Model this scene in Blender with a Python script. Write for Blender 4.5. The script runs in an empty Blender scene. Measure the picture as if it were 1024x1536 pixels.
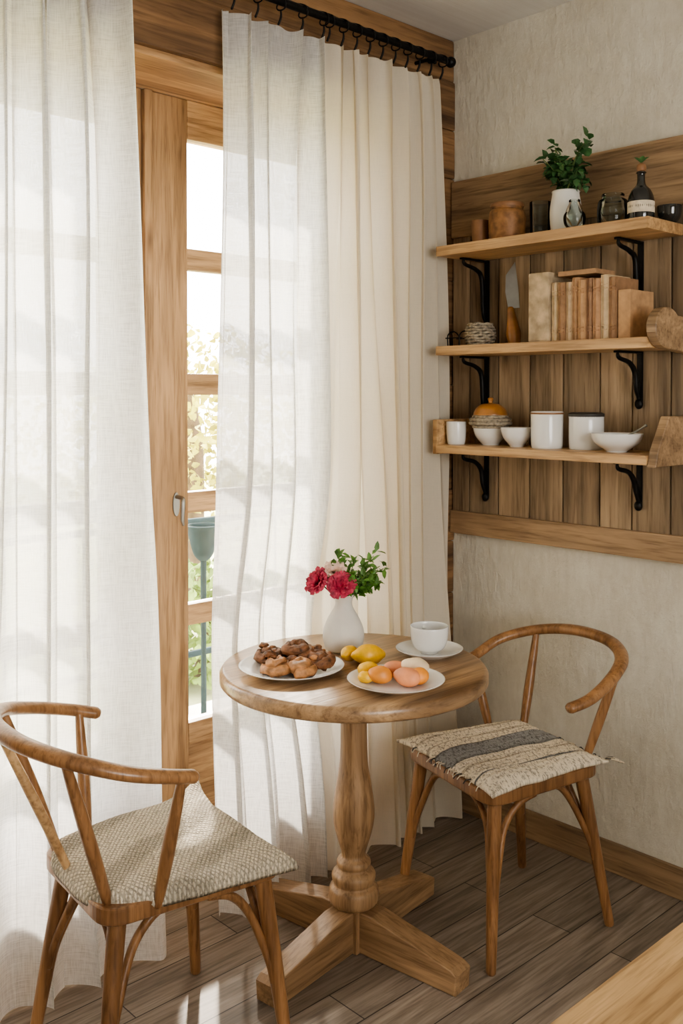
import bpy, bmesh, math, random
from mathutils import Vector, noise, Matrix
random.seed(7)
D=bpy.data
sc=bpy.context.scene
FZ=-.035          # floor level
def link(o): sc.collection.objects.link(o); return o

# ------------------------------------------------------------------ materials
def newmat(name):
    m=D.materials.new(name); m.use_nodes=True
    nt=m.node_tree; nt.nodes.clear()
    out=nt.nodes.new('ShaderNodeOutputMaterial')
    return m,nt,out
def N(nt,t,**k):
    n=nt.nodes.new(t)
    for a,b in k.items(): setattr(n,a,b)
    return n
def ramp(nt,stops,interp='LINEAR'):
    r=N(nt,'ShaderNodeValToRGB'); cr=r.color_ramp; cr.interpolation=interp
    while len(cr.elements)<len(stops): cr.elements.new(0.5)
    for e,(p,c) in zip(cr.elements,stops):
        e.position=p; e.color=(c[0],c[1],c[2],1)
    return r
def coords(nt,scale=(1,1,1),rot=(0,0,0),loc=(0,0,0)):
    tc=N(nt,'ShaderNodeTexCoord'); mp=N(nt,'ShaderNodeMapping')
    mp.inputs['Scale'].default_value=scale; mp.inputs['Rotation'].default_value=rot; mp.inputs['Location'].default_value=loc
    nt.links.new(tc.outputs['Object'],mp.inputs['Vector']); return mp
def mix(nt,a,b,f,mode='MIX'):
    m=N(nt,'ShaderNodeMix',data_type='RGBA',blend_type=mode)
    for s,v in ((6,a),(7,b),(0,f)):
        if isinstance(v,bpy.types.NodeSocket): nt.links.new(v,m.inputs[s])
        elif isinstance(v,(int,float)) : m.inputs[s].default_value=v if s==0 else (v,v,v,1)
        else: m.inputs[s].default_value=(v[0],v[1],v[2],1)
    return m.outputs[2]
def noisetex(nt,vec,scale,detail=4,rough=.5,dist=0):
    n=N(nt,'ShaderNodeTexNoise'); n.inputs['Scale'].default_value=scale; n.inputs['Detail'].default_value=detail
    n.inputs['Roughness'].default_value=rough; n.inputs['Distortion'].default_value=dist
    nt.links.new(vec.outputs[0],n.inputs['Vector']); return n
def bump(nt,h,strength,dist=.01):
    b=N(nt,'ShaderNodeBump'); b.inputs['Strength'].default_value=strength; b.inputs['Distance'].default_value=dist
    nt.links.new(h,b.inputs['Height']); return b
def wood(name,cd,cl,axis='Z',s=1.0,rough=.45,bmp=.25,loc=(0,0,0),knots=0):
    cd=(cd[0]*.82,cd[1]*.80,cd[2]*.74); cl=(cl[0]*.94,cl[1]*.91,cl[2]*.84)
    m,nt,out=newmat(name)
    al,ac=1.1*s,18*s
    sc1={'X':(al,ac,ac),'Y':(ac,al,ac),'Z':(ac,ac,al)}[axis]
    mp=coords(nt,sc1,loc=loc)
    n1=noisetex(nt,mp,1.0,7,.62,.9)
    mp2=coords(nt,tuple(v*6 for v in sc1),loc=loc)
    n2=noisetex(nt,mp2,1.0,3,.6,.3)
    mp3=coords(nt,loc=loc); n3=noisetex(nt,mp3,3*s,2)
    mid=tuple((a+b)/2 for a,b in zip(cd,cl))
    r=ramp(nt,[(.30,cd),(.48,mid),(.66,cl)]); nt.links.new(n1.outputs['Fac'],r.inputs[0])
    r2=ramp(nt,[(.32,(.58,.54,.50)),(.52,(1.06,1.06,1.06))]); nt.links.new(n2.outputs['Fac'],r2.inputs[0])
    c=mix(nt,r.outputs[0],r2.outputs[0],.8,'MULTIPLY')
    r3=ramp(nt,[(.3,(.76,.73,.70)),(.65,(1.1,1.1,1.1))]); nt.links.new(n3.outputs['Fac'],r3.inputs[0])
    c=mix(nt,c,r3.outputs[0],.8,'MULTIPLY')
    if knots:
        sck={'X':(1.6,5,5),'Y':(5,1.6,5),'Z':(5,5,1.6)}[axis]
        mk=coords(nt,sck,loc=(loc[0]+.3,loc[1]+.7,loc[2]))
        v=N(nt,'ShaderNodeTexVoronoi'); v.inputs['Scale'].default_value=knots; nt.links.new(mk.outputs[0],v.inputs['Vector'])
        rk=ramp(nt,[(.03,(.32,.26,.22)),(.10,(.78,.74,.70)),(.16,(1,1,1))]); nt.links.new(v.outputs['Distance'],rk.inputs[0])
        c=mix(nt,c,rk.outputs[0],.85,'MULTIPLY')
    p=N(nt,'ShaderNodeBsdfPrincipled'); p.inputs['Roughness'].default_value=rough
    nt.links.new(c,p.inputs['Base Color'])
    b=bump(nt,n2.outputs['Fac'],bmp,.003); nt.links.new(b.outputs[0],p.inputs['Normal'])
    nt.links.new(p.outputs[0],out.inputs[0]); return m
def plain(name,col,rough=.5,metal=0,var=.15,vs=20,bmp=0,trans=0,sss=0,coat=0,spec=.5):
    m,nt,out=newmat(name); mp=coords(nt); n=noisetex(nt,mp,vs,4)
    r=ramp(nt,[(.3,tuple(c*(1-var) for c in col)),(.7,tuple(min(1,c*(1+var)) for c in col))])
    nt.links.new(n.outputs['Fac'],r.inputs[0])
    p=N(nt,'ShaderNodeBsdfPrincipled'); p.inputs['Roughness'].default_value=rough; p.inputs['Metallic'].default_value=metal
    p.inputs['Transmission Weight'].default_value=trans; p.inputs['Coat Weight'].default_value=coat; p.inputs['Specular IOR Level'].default_value=spec
    nt.links.new(r.outputs[0],p.inputs['Base Color'])
    if bmp:
        b=bump(nt,n.outputs['Fac'],bmp,.005); nt.links.new(b.outputs[0],p.inputs['Normal'])
    nt.links.new(p.outputs[0],out.inputs[0]); return m
def cloth(name,col,transl,transp,lo=.84,tcol=None):
    m,nt,out=newmat(name)
    a=noisetex(nt,coords(nt,(520,520,22)),1,2); b=noisetex(nt,coords(nt,(20,20,520)),1,2)
    add=N(nt,'ShaderNodeMath',operation='ADD'); nt.links.new(a.outputs['Fac'],add.inputs[0]); nt.links.new(b.outputs['Fac'],add.inputs[1])
    hl=N(nt,'ShaderNodeMath',operation='MULTIPLY'); hl.inputs[1].default_value=.5; nt.links.new(add.outputs[0],hl.inputs[0])
    r=ramp(nt,[(.36,tuple(c*lo for c in col)),(.56,col)]); nt.links.new(hl.outputs[0],r.inputs[0])
    df=N(nt,'ShaderNodeBsdfDiffuse'); tl=N(nt,'ShaderNodeBsdfTranslucent'); tp=N(nt,'ShaderNodeBsdfTransparent')
    nt.links.new(r.outputs[0],df.inputs[0])
    if tcol: tl.inputs[0].default_value=(*tcol,1)
    else: nt.links.new(r.outputs[0],tl.inputs[0])
    bb=bump(nt,hl.outputs[0],.25,.002); nt.links.new(bb.outputs[0],df.inputs['Normal'])
    m1=N(nt,'ShaderNodeMixShader'); m1.inputs[0].default_value=transl
    nt.links.new(df.outputs[0],m1.inputs[1]); nt.links.new(tl.outputs[0],m1.inputs[2])
    if transp>0:
        tr=ramp(nt,[(.38,(transp*2.2,)*3),(.56,(transp*.5,)*3)]); nt.links.new(hl.outputs[0],tr.inputs[0])
        m2=N(nt,'ShaderNodeMixShader'); nt.links.new(tr.outputs[0],m2.inputs[0])
        nt.links.new(m1.outputs[0],m2.inputs[1]); nt.links.new(tp.outputs[0],m2.inputs[2]); o=m2
    else: o=m1
    nt.links.new(o.outputs[0],out.inputs[0]); return m
def glassmat(name,tint=(1,1,1),thin=True):
    m,nt,out=newmat(name)
    t=N(nt,'ShaderNodeBsdfTransparent'); t.inputs[0].default_value=(*tint,1)
    g=N(nt,'ShaderNodeBsdfGlossy'); g.inputs['Roughness'].default_value=.03
    f=N(nt,'ShaderNodeFresnel'); f.inputs[0].default_value=1.35
    mx=N(nt,'ShaderNodeMixShader'); nt.links.new(f.outputs[0],mx.inputs[0]); nt.links.new(t.outputs[0],mx.inputs[1]); nt.links.new(g.outputs[0],mx.inputs[2])
    nt.links.new(mx.outputs[0],out.inputs[0]); return m

M={}
M['door']=wood('door_oak',(.22,.125,.065),(.54,.345,.19),'Z',.8,.5,.35,knots=1.2)
M['doorX']=wood('door_oak_rail',(.30,.175,.09),(.66,.44,.26),'X')
M['beam']=wood('beam_wood',(.09,.048,.025),(.34,.20,.10),'X',.7,.6,.5,knots=1)
M['lintel']=wood('lintel_wood',(.28,.15,.07),(.72,.46,.25),'X',.8,.55,.4)
M['panel']=[wood('panel_wood_%d'%i,(.19*k,.137*k,.09*k),(.46*k,.345*k,.235*k),'Z',.8,.6,.4,(i*3.1,i*1.7,i*5.3),knots=1.1) for i,k in enumerate((1,.86,1.12))]
M['trim']=wood('trim_wood',(.20,.13,.078),(.50,.35,.22),'Y',.8,.5,.4,knots=1)
M['shelf']=wood('shelf_wood',(.40,.23,.11),(.80,.55,.31),'Y',.8,.42,.25)
M['table']=wood('table_wood',(.24,.145,.082),(.56,.375,.22),'Z',.9,.42,.25)
M['tablefoot']=wood('table_foot_wood',(.24,.15,.085),(.54,.36,.215),'X',.8,.42,.25)
M['tabletop']=wood('tabletop_wood',(.20,.12,.07),(.58,.39,.23),'X',.8,.28,.25,knots=1.3)
M['chair']=wood('chair_wood',(.20,.098,.045),(.46,.255,.125),'Z',1,.30,.2)
M['counter']=wood('counter_wood',(.42,.26,.13),(.72,.5,.28),'X',.9,.4,.2)
M['iron']=plain('black_iron',(.015,.014,.013),.45,.7,.3,40,.3)
M['ceram']=plain('white_ceramic',(.80,.79,.76),.18,0,.03,8,0,0,0,.3)
M['matceram']=plain('matte_white_ceramic',(.74,.71,.65),.55,0,.06,14,.1)
M['steel']=plain('steel',(.32,.32,.31),.35,1,.1)
M['glass']=glassmat('window_glass')
M['jarglass']=glassmat('jar_glass',(.86,.89,.88))
M['darkglass']=plain('dark_bottle_glass',(.02,.02,.018),.1,0,.2,10,0,0,0,.5)
M['leaf']=plain('leaf_green',(.10,.22,.04),.5,0,.5,30)
M['leaf2']=plain('leaf_dark_green',(.055,.14,.045),.5,0,.45,30)
M['stem']=plain('stem_green',(.14,.2,.06),.6)
M['pink']=plain('petal_pink',(.52,.05,.10),.6,0,.5,60)
M['pale']=plain('petal_pale',(.85,.62,.50),.55,0,.15,60)
M['pastry']=plain('pastry_brown',(.18,.075,.03),.6,0,.7,60,1.0)
M['pastry2']=plain('pastry_golden',(.42,.20,.08),.5,0,.55,50,.6)
M['lemon']=plain('lemon_yellow',(.86,.48,.015),.38,0,.12,60,.2)
M['apricot']=plain('apricot_orange',(.80,.30,.05),.45,0,.25,14,.1)
M['peach']=plain('peach_skin',(.74,.28,.13),.5,0,.4,12,.1)
M['palefruit']=plain('pale_melon',(.86,.68,.46),.45,0,.12,14)
M['terra']=plain('brown_pottery',(.26,.13,.06),.5,0,.3,18,.2)
M['brownjar']=plain('carved_brown_jar',(.25,.12,.045),.5,0,.45,35,.6)
M['amber']=plain('amber_pottery',(.38,.165,.045),.35,0,.4,14,0,0,0,.3)
M['turq']=plain('turquoise_glaze',(.20,.40,.38),.3,0,.25,9)
M['paper']=plain('page_paper',(.70,.60,.45),.8,0,.15,80)
M['wicker']=plain('wicker_grey',(.32,.27,.20),.8,0,.5,90,.8)
M['rustic']=plain('weathered_oak',(.48,.37,.24),.7,0,.35,25,.5)
M['white_lin']=cloth('curtain_linen_white',(.91,.90,.875),.54,.06,.84)
M['cream_lin']=cloth('curtain_linen_cream',(.87,.79,.65),.36,0,.93,(.82,.745,.62))
M['lid']=plain('lid_dark',(.05,.045,.04),.5)
M['teal']=plain('teal_iron',(.02,.035,.037),.9,0,.2,20,0,0,0,0,.1)
M['autumn']=plain('autumn_leaf',(.46,.42,.09),.7,0,.55,2,0,0,0,0,.1)
M['bush']=plain('bush_leaf',(.22,.30,.08),.7,0,.5,3,0,0,0,0,.1)
M['bark']=plain('bark',(.12,.08,.05),.9,0,.4,15,.5)
M['ground']=plain('garden_ground',(.40,.41,.22),.95,0,.4,2)
M['stone']=plain('balcony_stone',(.5,.48,.43),.9,0,.15,6)

# plaster
def plaster(name,c1,c2,bs):
    m,nt,out=newmat(name); mp=coords(nt)
    n=noisetex(nt,mp,30,8,.72); n2=noisetex(nt,mp,2.2,6,.65); n3=noisetex(nt,coords(nt,(1,34,13)),1,5,.6)
    r=ramp(nt,[(.3,c1),(.7,c2)]); nt.links.new(n2.outputs['Fac'],r.inputs[0])
    r2=ramp(nt,[(.35,(.90,.89,.87)),(.6,(1,1,1))]); nt.links.new(n3.outputs['Fac'],r2.inputs[0])
    c=mix(nt,r.outputs[0],r2.outputs[0],.8,'MULTIPLY')
    ad=N(nt,'ShaderNodeMath',operation='ADD'); nt.links.new(n.outputs['Fac'],ad.inputs[0]); nt.links.new(n3.outputs['Fac'],ad.inputs[1])
    p=N(nt,'ShaderNodeBsdfPrincipled'); p.inputs['Roughness'].default_value=.9; nt.links.new(c,p.inputs['Base Color'])
    b=bump(nt,ad.outputs[0],bs,.010); nt.links.new(b.outputs[0],p.inputs['Normal'])
    nt.links.new(p.outputs[0],out.inputs[0]); return m
M['plaster']=plaster('wall_plaster',(.61,.56,.46),(.76,.72,.62),.65)
M['ceil']=plaster('ceiling_paint',(.66,.64,.62),(.74,.73,.71),.1)
# floor
def floormat():
    m,nt,out=newmat('floor_planks'); mp=coords(nt)
    br=N(nt,'ShaderNodeTexBrick'); br.offset=.37; br.offset_frequency=2
    br.inputs['Scale'].default_value=1; br.inputs['Brick Width'].default_value=1.15; br.inputs['Row Height'].default_value=.135
    br.inputs['Mortar Size'].default_value=.0020; br.inputs['Mortar Smooth'].default_value=.3
    br.inputs['Color1'].default_value=(.35,.29,.235,1); br.inputs['Color2'].default_value=(.24,.198,.16,1); br.inputs['Mortar'].default_value=(.05,.04,.032,1)
    nt.links.new(mp.outputs[0],br.inputs['Vector'])
    g=noisetex(nt,coords(nt,(1.6,17,1)),1,7,.65,1.0); g2=noisetex(nt,coords(nt,(6,110,1)),1,3)
    r=ramp(nt,[(.32,(.58,.56,.54)),(.62,(1.2,1.19,1.18))]); nt.links.new(g.outputs['Fac'],r.inputs[0])
    r2=ramp(nt,[(.35,(.72,.71,.70)),(.6,(1.08,1.08,1.08))]); nt.links.new(g2.outputs['Fac'],r2.inputs[0])
    c=mix(nt,br.outputs['Color'],r.outputs[0],.95,'MULTIPLY'); c=mix(nt,c,r2.outputs[0],.9,'MULTIPLY')
    p=N(nt,'ShaderNodeBsdfPrincipled'); p.inputs['Roughness'].default_value=.55; nt.links.new(c,p.inputs['Base Color'])
    inv=N(nt,'ShaderNodeMath',operation='SUBTRACT'); nt.links.new(g2.outputs['Fac'],inv.inputs[0]); nt.links.new(br.outputs['Fac'],inv.inputs[1])
    b=bump(nt,inv.outputs[0],.35,.003); nt.links.new(b.outputs[0],p.inputs['Normal'])
    nt.links.new(p.outputs[0],out.inputs[0]); return m
M['floor']=floormat()
# cushions
def cushion_stripe():
    m,nt,out=newmat('striped_rug_cushion')
    tc=N(nt,'ShaderNodeTexCoord'); sp=N(nt,'ShaderNodeSeparateXYZ'); nt.links.new(tc.outputs['Object'],sp.inputs[0])
    mr=N(nt,'ShaderNodeMapRange'); mr.inputs[1].default_value=-.24; mr.inputs[2].default_value=.24; nt.links.new(sp.outputs['Y'],mr.inputs[0])
    cr=(.80,.71,.57); gr=(.30,.30,.295); dk=(.20,.195,.185); tn=(.55,.47,.36)
    r=ramp(nt,[(0,cr),(.16,tn),(.18,cr),(.28,tn),(.30,cr),(.385,dk),(.40,gr),(.56,dk),(.575,cr),(.66,tn),(.68,cr),(.80,dk),(.815,cr)],'CONSTANT')
    nt.links.new(mr.outputs[0],r.inputs[0])
    n=noisetex(nt,coords(nt,(190,120,1)),1,2)
    r2=ramp(nt,[(.36,(.42,.40,.38)),(.50,(1.1,1.1,1.08))]); nt.links.new(n.outputs['Fac'],r2.inputs[0])
    c=mix(nt,r.outputs[0],r2.outputs[0],.8,'MULTIPLY')
    p=N(nt,'ShaderNodeBsdfPrincipled'); p.inputs['Roughness'].default_value=.95; nt.links.new(c,p.inputs['Base Color'])
    b=bump(nt,n.outputs['Fac'],.8,.006); nt.links.new(b.outputs[0],p.inputs['Normal'])
    nt.links.new(p.outputs[0],out.inputs[0]); return m
def cushion_diamond():
    m,nt,out=newmat('woven_diamond_cushion')
    def wv(rot,s,d=1.2):
        w=N(nt,'ShaderNodeTexWave'); w.inputs['Scale'].default_value=s; w.inputs['Distortion'].default_value=d; w.inputs['Detail Scale'].default_value=2
        mp=coords(nt,rot=(0,0,rot)); nt.links.new(mp.outputs[0],w.inputs['Vector']); return w.outputs['Fac']
    a=wv(math.radians(38),34); b=wv(math.radians(-38),34); big=wv(math.radians(60),1.9,3)
    mu=N(nt,'ShaderNodeMath',operation='MULTIPLY'); nt.links.new(a,mu.inputs[0]); nt.links.new(b,mu.inputs[1])
    r=ramp(nt,[(.05,(.42,.37,.29)),(.30,(.80,.71,.56))]); nt.links.new(mu.outputs[0],r.inputs[0])
    rb=ramp(nt,[(.12,(.48,.48,.48)),(.38,(1,1,1))]); nt.links.new(big,rb.inputs[0])
    c=mix(nt,r.outputs[0],rb.outputs[0],.6,'MULTIPLY')
    n=noisetex(nt,coords(nt),170,3); r2=ramp(nt,[(.38,(.5,.49,.48)),(.52,(1.1,1.1,1.1))]); nt.links.new(n.outputs['Fac'],r2.inputs[0])
    c=mix(nt,c,r2.outputs[0],.6,'MULTIPLY')
    p=N(nt,'ShaderNodeBsdfPrincipled'); p.inputs['Roughness'].default_value=.95; nt.links.new(c,p.inputs['Base Color'])
    bb=bump(nt,mu.outputs[0],.8,.005); nt.links.new(bb.outputs[0],p.inputs['Normal'])
    nt.links.new(p.outputs[0],out.inputs[0]); return m
M['cstripe']=cushion_stripe(); M['cdiam']=cushion_diamond()

# ------------------------------------------------------------------ geometry helpers
def mesh(name,vs,fs,mat,smooth=True):
    me=D.meshes.new(name); me.from_pydata([tuple(v) for v in vs],[],fs); me.update()
    bm=bmesh.new(); bm.from_mesh(me); bmesh.ops.recalc_face_normals(bm,faces=bm.faces); bm.to_mesh(me); bm.free()
    o=D.objects.new(name,me); link(o)
    if mat: me.materials.append(mat)
    if smooth:
        for p in me.polygons: p.use_smooth=True
    return o
def box(name,a,b,mat,bev=.004):
    bm=bmesh.new(); bmesh.ops.create_cube(bm,size=1)
    a=Vector(a); b=Vector(b); c=(a+b)/2; d=b-a
    for v in bm.verts: v.co=Vector((v.co.x*d.x,v.co.y*d.y,v.co.z*d.z))+c
    if bev: bmesh.ops.bevel(bm,geom=bm.edges[:],offset=bev,segments=2,affect='EDGES',profile=.7)
    me=D.meshes.new(name); bm.to_mesh(me); bm.free(); o=D.objects.new(name,me); link(o); me.materials.append(mat); return o
def prism(name,pts,ax,t0,t1,mat,bev=.004):
    """pts 2D outline extruded along axis ax ('X','Y','Z')"""
    f={'X':lambda p,t:(t,p[0],p[1]),'Y':lambda p,t:(p[0],t,p[1]),'Z':lambda p,t:(p[0],p[1],t)}[ax]
    n=len(pts); bm=bmesh.new()
    lo=[bm.verts.new(f(p,t0)) for p in pts]; hi=[bm.verts.new(f(p,t1)) for p in pts]
    bm.faces.new(lo); bm.faces.new(hi)
    for i in range(n): bm.faces.new((lo[i],lo[(i+1)%n],hi[(i+1)%n],hi[i]))
    bmesh.ops.recalc_face_normals(bm,faces=bm.faces)
    if bev:
        es=[e for e in bm.edges if any(len(fc.verts)==n for fc in e.link_faces)]
        bmesh.ops.bevel(bm,geom=es,offset=bev,segments=3,affect='EDGES',profile=.6)
    me=D.meshes.new(name); bm.to_mesh(me); bm.free(); o=D.objects.new(name,me); link(o); me.materials.append(mat); return o
def lathe(name,prof,mat,loc=(0,0,0),seg=48,squash=(1,1)):
    vs=[];fs=[];n=len(prof)
    for (r,z) in prof:
        for j in range(seg):
            a=2*math.pi*j/seg; vs.append((loc[0]+r*math.cos(a)*squash[0],loc[1]+r*math.sin(a)*squash[1],loc[2]+z))
    for i in range(n-1):
        for j in range(seg):
            k=(j+1)%seg; fs.append((i*seg+j,i*seg+k,(i+1)*seg+k,(i+1)*seg+j))
    vs.append((loc[0],loc[1],loc[2]+prof[0][1])); c=len(vs)-1
    for j in range(seg): fs.append((c,(j+1)%seg,j))
    vs.append((loc[0],loc[1],loc[2]+prof[-1][1])); c=len(vs)-1; b=(n-1)*seg
    for j in range(seg): fs.append((c,b+j,b+(j+1)%seg))
    o=mesh(name,vs,fs,mat); 
    md=o.modifiers.new('es','EDGE_SPLIT'); md.split_angle=math.radians(50)
    return o
def smooth_prof(pts,sub=6):
    out=[]
    for i in range(len(pts)-1):
        p0=pts[max(i-1,0)];p1=pts[i];p2=pts[i+1];p3=pts[min(i+2,len(pts)-1)]
        for s in range(sub):
            t=s/sub; out.append(tuple(.5*((2*b)+(c-a)*t+(2*a-5*b+4*c-d)*t*t+(-a+3*b-3*c+d)*t**3) for a,b,c,d in zip(p0,p1,p2,p3)))
    out.append(tuple(pts[-1])); return out
def tube(name,pts,rad,mat,seg=12,sub=8,flat=1.0,up=None,nz=0):
    n=len(pts)
    if not isinstance(rad,(list,tuple)): rad=[rad]*n
    P=smooth_prof([tuple(p)+(r,) for p,r in zip(pts,rad)],sub if n>2 else 6)
    C=[Vector(p[:3]) for p in P]; R=[p[3] for p in P]
    T=[(C[min(i+1,len(C)-1)]-C[max(i-1,0)]).normalized() for i in range(len(C))]
    if up is None:
        ref=Vector((0,0,1)) if abs(T[0].z)<.8 else Vector((1,0,0))
        frames=[]; nrm=(ref-T[0]*ref.dot(T[0])).normalized()
        for t in T:
            nrm=(nrm-t*nrm.dot(t)).normalized(); frames.append((nrm,t.cross(nrm)))
    else:
        frames=[]
        for t in T:
            nrm=(Vector(up)-t*Vector(up).dot(t)).normalized(); frames.append((nrm,t.cross(nrm)))
    # rounded ends
    C2=[C[0]-T[0]*R[0]*.45]+C+[C[-1]+T[-1]*R[-1]*.45]; R2=[R[0]*.7]+R+[R[-1]*.7]; F2=[frames[0]]+frames+[frames[-1]]
    vs=[];fs=[]
    for c,r,(a,b) in zip(C2,R2,F2):
        for j in range(seg):
            an=2*math.pi*j/seg; v=c+a*math.cos(an)*r*flat+b*math.sin(an)*r
            if nz: v=v+noise.noise_vector(v*60)*nz
            vs.append(v)
    m=len(C2)
    for i in range(m-1):
        for j in range(seg):
            k=(j+1)%seg; fs.append((i*seg+j,i*seg+k,(i+1)*seg+k,(i+1)*seg+j))
    vs.append(C2[0]-T[0]*R[0]*.15); fs+=[(len(vs)-1,(j+1)%seg,j) for j in range(seg)]
    vs.append(C2[-1]+T[-1]*R[-1]*.15); b=(m-1)*seg; fs+=[(len(vs)-1,b+j,b+(j+1)%seg) for j in range(seg)]
    return mesh(name,vs,fs,mat)
def blob(name,loc,r,mat,sq=(1,1,1),nz=0,nf=20,rot=0,sub=3,tip=0):
    bm=bmesh.new(); bmesh.ops.create_icosphere(bm,subdivisions=sub,radius=1)
    for v in bm.verts:
        c=v.co.copy(); k=1+ (noise.noise(c*nf*.1+Vector(loc)*9)*nz if nz else 0)
        c=c*k
        if tip and abs(c.x)>.8: c.x*=1+tip*(abs(c.x)-.8)*5
        v.co=Vector((c.x*sq[0],c.y*sq[1],c.z*sq[2]))*r
    bm.transform(Matrix.Translation(loc)@Matrix.Rotation(rot,4,'Z'))
    me=D.meshes.new(name); bm.to_mesh(me); bm.free(); me.materials.append(mat)
    for p in me.polygons: p.use_smooth=True
    o=D.objects.new(name,me); link(o); return o
def group(name,parts,loc=(0,0,0),rz=0):
    e=D.objects.new(name,None); link(e); e.location=loc; e.rotation_euler=(0,0,rz); e.empty_display_size=.05
    for p in parts: p.parent=e
    return e
def leafmesh(name,leaves,mat):
    """leaves: list of (pos,dir,normal,len,width)"""
    vs=[];fs=[]
    for p,d,n,l,w in leaves:
        d=d.normalized(); s=d.cross(n)
        if s.length<1e-3: s=Vector((1,0,0))
        s.normalize(); n=s.cross(d).normalized(); b=len(vs)
        vs+= [p, p+d*l*.35+s*w*.5+n*w*.15, p+d*l*.35-n*w*.05, p+d*l*.35-s*w*.5+n*w*.15, p+d*l*.72+s*w*.36+n*w*.05, p+d*l*.72-n*w*.12, p+d*l*.72-s*w*.36+n*w*.05, p+d*l-n*w*.25]
        fs+=[(b,b+1,b+2),(b,b+2,b+3),(b+1,b+4,b+5,b+2),(b+2,b+5,b+6,b+3),(b+4,b+7,b+5),(b+5,b+7,b+6)]
    me=D.meshes.new(name); me.from_pydata([tuple(v) for v in vs],[],fs); me.update(); me.materials.append(mat)
    for p in me.polygons: p.use_smooth=True
    o=D.objects.new(name,me); link(o); return o
def rv(): 
    while 1:
        v=Vector((random.uniform(-1,1),random.uniform(-1,1),random.uniform(-1,1)))
        if .05<v.length<1: return v
def joinobjs(name,obs):
    bpy.ops.object.select_all(action='DESELECT')
    for o in obs: o.select_set(True)
    bpy.context.view_layer.objects.active=obs[0]; bpy.ops.object.join()
    obs[0].name=name; obs[0].data.name=name; return obs[0]

# ------------------------------------------------------------------ room shell
H=2.92; WT=.36
OX0,OX1,OZ=-2.45,-.32,2.574
box('floor',(-4.4,-4.4,FZ-.1),(0,WT,FZ),M['floor'],0)
box('ceiling',(-4.4,-4.4,H),(.2,WT,H+.1),M['ceil'],0)
box('wall_right',(0,-4.4,FZ-.1),(.2,WT,H),M['plaster'],0)
box('wall_left',(-4.6,-4.4,FZ-.1),(-4.4,WT,H),M['plaster'],0)
# front wall (behind camera) with an unseen opening added to let in fill light
WX0,WX1,WZ0,WZ1=-3.4,-1.4,.9,2.4
joinobjs('wall_front',[box('w',(-4.4,-4.6,FZ-.1),(WX0,-4.4,H),M['plaster'],0),box('w',(WX1,-4.6,FZ-.1),(.2,-4.4,H),M['plaster'],0),
  box('w',(WX0,-4.6,FZ-.1),(WX1,-4.4,WZ0),M['plaster'],0),box('w',(WX0,-4.6,WZ1),(WX1,-4.4,H),M['plaster'],0)])
# log wall with opening
parts=[]
rows=[FZ,.2,.4,.6,.8,1.0,1.2,1.4,1.6,1.8,2.0,2.2,2.39,2.574]
for z0,z1 in zip(rows[:-1],rows[1:]):
    for xa,xb in ((-4.4,OX0),(OX1,0)):
        parts.append(box('b',(xa,random.uniform(0,.008),z0),(xb,WT,z1),M['beam'],.012))
parts.append(box('b',(-4.4,0,2.574),(0,WT,2.76),M['beam'],.012))
parts.append(box('b',(-4.4,.006,2.76),(0,WT,H),M['beam'],.012))
wb=joinobjs('wall_back',parts)
box('trim_1',(OX0+.001,.02,2.552),(OX1-.001,WT-.01,2.574),M['lintel'],.003)
box('trim_2',(OX0,.02,FZ+.001),(OX0+.02,WT-.01,2.55),M['door'],.003)
box('trim_3',(OX1-.02,.02,FZ+.001),(OX1,WT-.01,2.55),M['door'],.003)
box('baseboard_right',(-.018,-4.38,FZ+.001),(-.001,-.02,.065),M['trim'],.004)
box('baseboard_back',(OX1+.01,-.014,FZ+.001),(-.02,-.001,.065),M['doorX'],.004)

# ------------------------------------------------------------------ doors (french leaves)
def leaf(name,x0,x1,handle_side):
    y0,y1=.30,.35; P=[]; sw=.14; zt=2.55; zb=FZ+.006
    P.append(box('stile_left',(x0,y0,zb),(x0+sw,y1,zt),M['door'],.006))
    P.append(box('stile_right',(x1-sw,y0,zb),(x1,y1,zt),M['door'],.006))
    P.append(box('rail_top',(x0+sw,y0,2.42),(x1-sw,y1,zt),M['doorX'],.004))
    P.append(box('rail_bottom',(x0+sw,y0,zb),(x1-sw,y1,.13),M['doorX'],.004))
    P.append(box('lower_panel',(x0+sw,y0+.015,.13),(x1-sw,y1-.01,.40),M['doorX'],.003))
    P.append(box('rail_lock',(x0+sw,y0,.38),(x1-sw,y1,.455),M['doorX'],.004))
    for k,zz in enumerate((.82,1.20,1.60,2.02)):
        P.append(box('muntin_%d'%(k+1),(x0+sw-.002,y0+.004,zz-.036),(x1-sw+.002,y1-.004,zz+.036),M['doorX'],.006))
    P.append(box('glass',(x0+sw-.01,.323,.45),(x1-sw+.01,.327,2.43),M['glass'],0))
    if handle_side:
        hx=x0+.090
        P.append(prism('handle_plate',[(hx+.013*math.cos(a),1.2+.040*math.sin(a)) for a in [2*math.pi*q/20 for q in range(20)]],'Y',y0-.006,y0+.001,M['steel'],.002))
        P.append(tube('handle_lever',[(hx,y0-.003,1.225),(hx,y0-.040,1.222),(hx-.003,y0-.048,1.205),(hx-.004,y0-.046,1.155),(hx+.002,y0-.042,1.135)],[.007,.007,.008,.007,.005],M['steel']))
    return group(name,P)
leaf('door_1',-1.165,OX1-.045,True)
leaf('door_2',OX0+.045,-1.20,False)
joinobjs('trim_4',[box('f',(OX0+.0205,.29,FZ+.005),(OX0+.044,.358,2.551),M['door'],.003),box('f',(OX1-.044,.29,FZ+.005),(OX1-.0205,.358,2.551),M['door'],.003),
   box('f',(-1.198,.285,FZ+.005),(-1.167,.355,2.549),M['door'],.004)])
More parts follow.
